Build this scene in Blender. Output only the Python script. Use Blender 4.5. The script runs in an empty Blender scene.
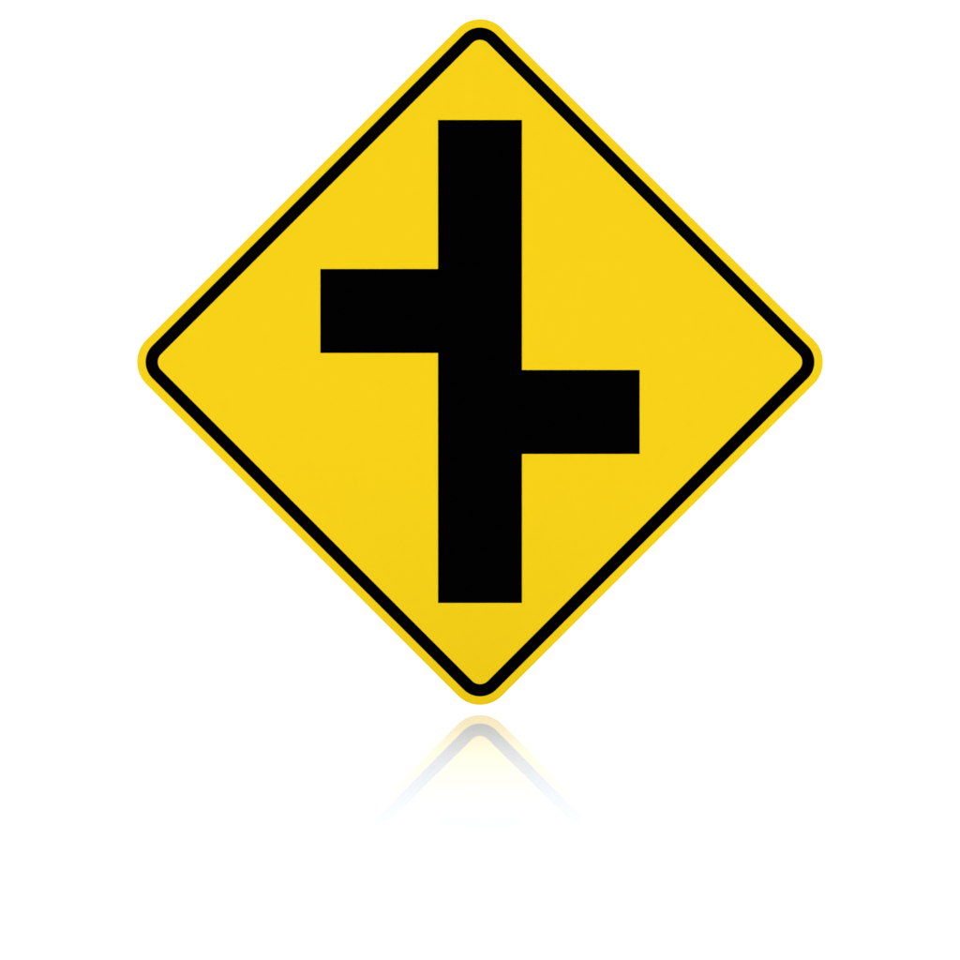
import bpy, bmesh, math
from mathutils import Vector

# ------------------------------------------------------------------ scale and camera
# A 30 inch (762 mm side) diamond warning sign spans 503.7 px per side in the photograph.
PX = 0.762 / 503.7                 # metres per photo pixel in the plane of the sign
FLOOR_Y = 710.0                    # photo row of the mirror line (floor under the sign)
HORIZON = 592.0                    # photo row of the camera's eye level
FOCAL = 900.0                      # focal length in photo pixels
C = bpy.context.scene.collection
SC = bpy.context.scene

cam = bpy.data.cameras.new('camera')
cam.sensor_width = 36.0
cam.lens = 36.0 * FOCAL / 960.0
cam.shift_y = (HORIZON - 480.0) / 960.0
cam.clip_start = 0.01
cam.clip_end = 100.0
cam_ob = bpy.data.objects.new('camera', cam)
cam_ob.location = (0, -FOCAL * PX, (FLOOR_Y - HORIZON) * PX)
cam_ob.rotation_euler = (math.radians(90), 0, 0)
C.objects.link(cam_ob)
SC.camera = cam_ob

# ------------------------------------------------------------------ ambient and added lamps
w = bpy.data.worlds.new('World')
SC.world = w
w.use_nodes = True
bg = w.node_tree.nodes['Background']
bg.inputs['Color'].default_value = (1, 1, 1, 1)
bg.inputs['Strength'].default_value = 0.79


def fill_lamp(name, loc, target, size, power):
    d = bpy.data.lights.new(name, 'AREA')
    d.shape = 'RECTANGLE'
    d.size, d.size_y = size
    d.energy = power
    d.color = (1, 1, 1)
    o = bpy.data.objects.new(name, d)
    o.location = loc
    o.rotation_euler = (Vector(target) - Vector(loc)).to_track_quat('-Z', 'Y').to_euler()
    C.objects.link(o)
    return o


fill_lamp('overhead_fill', (0, -0.36, 2.8), (0, -0.34, 0), (2.8, 0.8), 32)  # added unseen lamp, brightens the floor in front of the tip
fill_lamp('side_fill', (-2.4, -2.4, 0.38), (0, 0, 0.0), (1.2, 0.66), 16)  # added out of frame to even the light over the sign face
fill_lamp('side_fill', (2.4, -2.4, 0.38), (0, 0, 0.0), (1.2, 0.66), 16)  # matching added lamp on the right, also unseen
fill_lamp('low_front_fill', (0, -2.3, 0.20), (0, 0, 0.12), (2.2, 0.26), 18)  # added low and unseen, lifts the yellow towards the bottom tip
fill_lamp('backdrop_fill', (0, 0.85, 3.0), (0, 0.85, 0), (5.0, 0.6), 40)  # added unseen above, whitens the backdrop and the floor behind the sign

SC.view_settings.view_transform = 'Standard'
SC.view_settings.look = 'None'
SC.view_settings.exposure = 0.0
SC.view_settings.gamma = 1.0
SC.view_settings.use_curve_mapping = False
SC.cycles.max_bounces = 10
SC.cycles.diffuse_bounces = 6


# ------------------------------------------------------------------ materials
def mat(name, col, rough=0.5, spec=0.5, metal=0.0, ior=1.5, grain=0.0, scale=600.0, bump=0.0):
    m = bpy.data.materials.new(name)
    m.use_nodes = True
    nt = m.node_tree
    b = nt.nodes['Principled BSDF']
    b.inputs['Base Color'].default_value = (*col, 1)
    b.inputs['Roughness'].default_value = rough
    b.inputs['Specular IOR Level'].default_value = spec
    b.inputs['Metallic'].default_value = metal
    b.inputs['IOR'].default_value = ior
    if grain or bump:
        tc = nt.nodes.new('ShaderNodeTexCoord')
        n = nt.nodes.new('ShaderNodeTexNoise')
        n.inputs['Scale'].default_value = scale
        n.inputs['Detail'].default_value = 3
        nt.links.new(tc.outputs['Object'], n.inputs['Vector'])
        if grain:
            mx = nt.nodes.new('ShaderNodeMix')
            mx.data_type = 'RGBA'
            mx.inputs['A'].default_value = (*[c * (1 - grain) for c in col], 1)
            mx.inputs['B'].default_value = (*[min(1, c * (1 + grain)) for c in col], 1)
            nt.links.new(n.outputs['Fac'], mx.inputs['Factor'])
            nt.links.new(mx.outputs['Result'], b.inputs['Base Color'])
        if bump:
            bp = nt.nodes.new('ShaderNodeBump')
            bp.inputs['Strength'].default_value = bump
            bp.inputs['Distance'].default_value = 0.0003
            nt.links.new(n.outputs['Fac'], bp.inputs['Height'])
            nt.links.new(bp.outputs['Normal'], b.inputs['Normal'])
    return m


M_FLOOR = mat('polished_white_acrylic', (0.87, 0.908, 0.965), rough=0.012, ior=1.39)
M_WALL = mat('white_backdrop_paper', (0.90, 0.90, 0.90), rough=0.9, spec=0.1)
M_YELLOW = mat('yellow_sign_sheeting', (0.615, 0.420, 0.0046), rough=0.6, spec=0.02, grain=0.012, scale=900)
M_BLACK = mat('black_vinyl_film', (0.0003, 0.0003, 0.0003), rough=0.6, spec=0.0)
M_ALU = mat('brushed_aluminium', (0.75, 0.76, 0.77), rough=0.35, metal=1.0, grain=0.05)
M_STEEL = mat('white_painted_steel', (0.80, 0.80, 0.80), rough=0.4)


# ------------------------------------------------------------------ mesh helpers
def link(name, bm, m, parent=None):
    bmesh.ops.recalc_face_normals(bm, faces=bm.faces)
    me = bpy.data.meshes.new(name)
    bm.to_mesh(me)
    bm.free()
    me.materials.append(m)
    o = bpy.data.objects.new(name, me)
    C.objects.link(o)
    if parent:
        o.parent = parent
    return o


def diamond(half, r, seg=24):
    """Rounded diamond outline (x, z) about the origin; half = sharp half diagonal."""
    pts = []
    c = half - r * math.sqrt(2)                    # centre of each corner arc on its axis
    for k in range(4):
        a0 = k * math.pi / 2
        for i in range(seg + 1):
            a = a0 - math.pi / 4 + (math.pi / 2) * i / seg
            pts.append((c * math.cos(a0) + r * math.cos(a), c * math.sin(a0) + r * math.sin(a)))
    return pts


def solid(loops, y0, y1):
    """Prism from one outline, or a ring from an outer and an inner outline of equal length."""
    bm = bmesh.new()
    out = loops[0]
    n = len(out)
    f = [bm.verts.new((x, y0, z)) for x, z in out]
    b = [bm.verts.new((x, y1, z)) for x, z in out]
    for i in range(n):
        j = (i + 1) % n
        bm.faces.new((f[i], f[j], b[j], b[i]))
    if len(loops) == 1:
        bm.faces.new(f)
        bm.faces.new(b[::-1])
    else:
        g = [bm.verts.new((x, y0, z)) for x, z in loops[1]]
        h = [bm.verts.new((x, y1, z)) for x, z in loops[1]]
        for i in range(n):
            j = (i + 1) % n
            bm.faces.new((g[j], g[i], h[i], h[j]))
            bm.faces.new((f[i], f[j], g[j], g[i]))
            bm.faces.new((b[j], b[i], h[i], h[j]))
    return bm


def scaled(pts):
    return [(x * PX, z * PX) for x, z in pts]


# ------------------------------------------------------------------ setting: white sweep
WALL_Y, COVE_R, HALF_W, FRONT, TOP = 1.3, 0.35, 6.0, -5.0, 4.0
bm = bmesh.new()
rows = [(FRONT, 0.0), (WALL_Y - COVE_R, 0.0)]
v = [[bm.verts.new((sx * HALF_W, y, z)) for sx in (-1, 1)] for y, z in rows]
bm.faces.new((v[0][0], v[0][1], v[1][1], v[1][0]))
floor = link('floor', bm, M_FLOOR)
floor['kind'] = 'structure'

bm = bmesh.new()
prof = [(WALL_Y - COVE_R + COVE_R * math.sin(a), COVE_R - COVE_R * math.cos(a))
        for a in [math.pi / 2 * i / 24 for i in range(25)]] + [(WALL_Y, TOP)]
v = [[bm.verts.new((sx * HALF_W, y, z)) for sx in (-1, 1)] for y, z in prof]
for a, b in zip(v, v[1:]):
    fc = bm.faces.new((a[0], a[1], b[1], b[0]))
    fc.smooth = True
back = link('backdrop', bm, M_WALL)
back['kind'] = 'structure'

# ------------------------------------------------------------------ the sign
CENTRE = (FLOOR_Y - 362.0) * PX                 # height of the sign's centre above the floor
TIP = CENTRE - 343.0 * PX                       # its lowest point, where the Empty sits
sign = bpy.data.objects.new('road_sign', None)
sign.empty_display_size = 0.1
sign.location = (0, 0, TIP)
C.objects.link(sign)
sign['label'] = 'yellow diamond warning sign with black border and offset side road junction symbol'
sign['category'] = 'road sign'

H0, R0 = 356.0, 31.5                            # outer edge
H1, R1 = 343.9, 23.0                            # outer edge of the black border
H2, R2 = 326.8, 11.3                            # inner edge of the black border
T_FACE, T_FILM = 0.0006, 0.0002
o_panel = link('backing_plate', solid([scaled(diamond(H0, R0))], T_FACE, 0.0032), M_ALU, sign)
o_face = link('sign_face', solid([scaled(diamond(H0, R0))], 0.0, T_FACE), M_YELLOW, sign)
link('border', solid([scaled(diamond(H1, R1)), scaled(diamond(H2, R2))], -T_FILM, 0.0), M_BLACK, sign)

# the crossroads symbol: a through road with a side road on either side, staggered
X0, X1, XL, XR = 438.0, 522.0, 320.3, 639.7
sym = [(X0, 120), (X1, 120), (X1, 370), (XR, 370), (XR, 454), (X1, 454), (X1, 603), (X0, 603),
       (X0, 353), (XL, 353), (XL, 269), (X0, 269)]
sym = [((x - 480.0) * PX, (362.0 - y) * PX) for x, y in sym]
link('junction_symbol', solid([sym], -T_FILM, 0.0), M_BLACK, sign)


def tube(x, z, r, y0, y1, n=24):
    bm = bmesh.new()
    a = [bm.verts.new((x + r * math.cos(t), y0, z + r * math.sin(t))) for t in [2 * math.pi * i / n for i in range(n)]]
    b = [bm.verts.new((p.co.x, y1, p.co.z)) for p in a]
    for i in range(n):
        bm.faces.new((a[i], a[(i + 1) % n], b[(i + 1) % n], b[i])).smooth = True
    bm.faces.new(a[::-1])
    bm.faces.new(b)
    return bm


# it is carried from behind by a standoff arm fixed to the backdrop, out of sight of the camera
arm = link('mounting_arm', tube(0, 0, 0.021, 0.0112, WALL_Y - 0.010), M_STEEL, sign)
link('flange', tube(0, 0, 0.06, 0.0032, 0.0112), M_STEEL, arm)
link('flange', tube(0, 0, 0.06, WALL_Y - 0.010, WALL_Y), M_STEEL, arm)
for part in sign.children:
    part.location.z = CENTRE - TIP              # outlines are drawn about the sign's centre
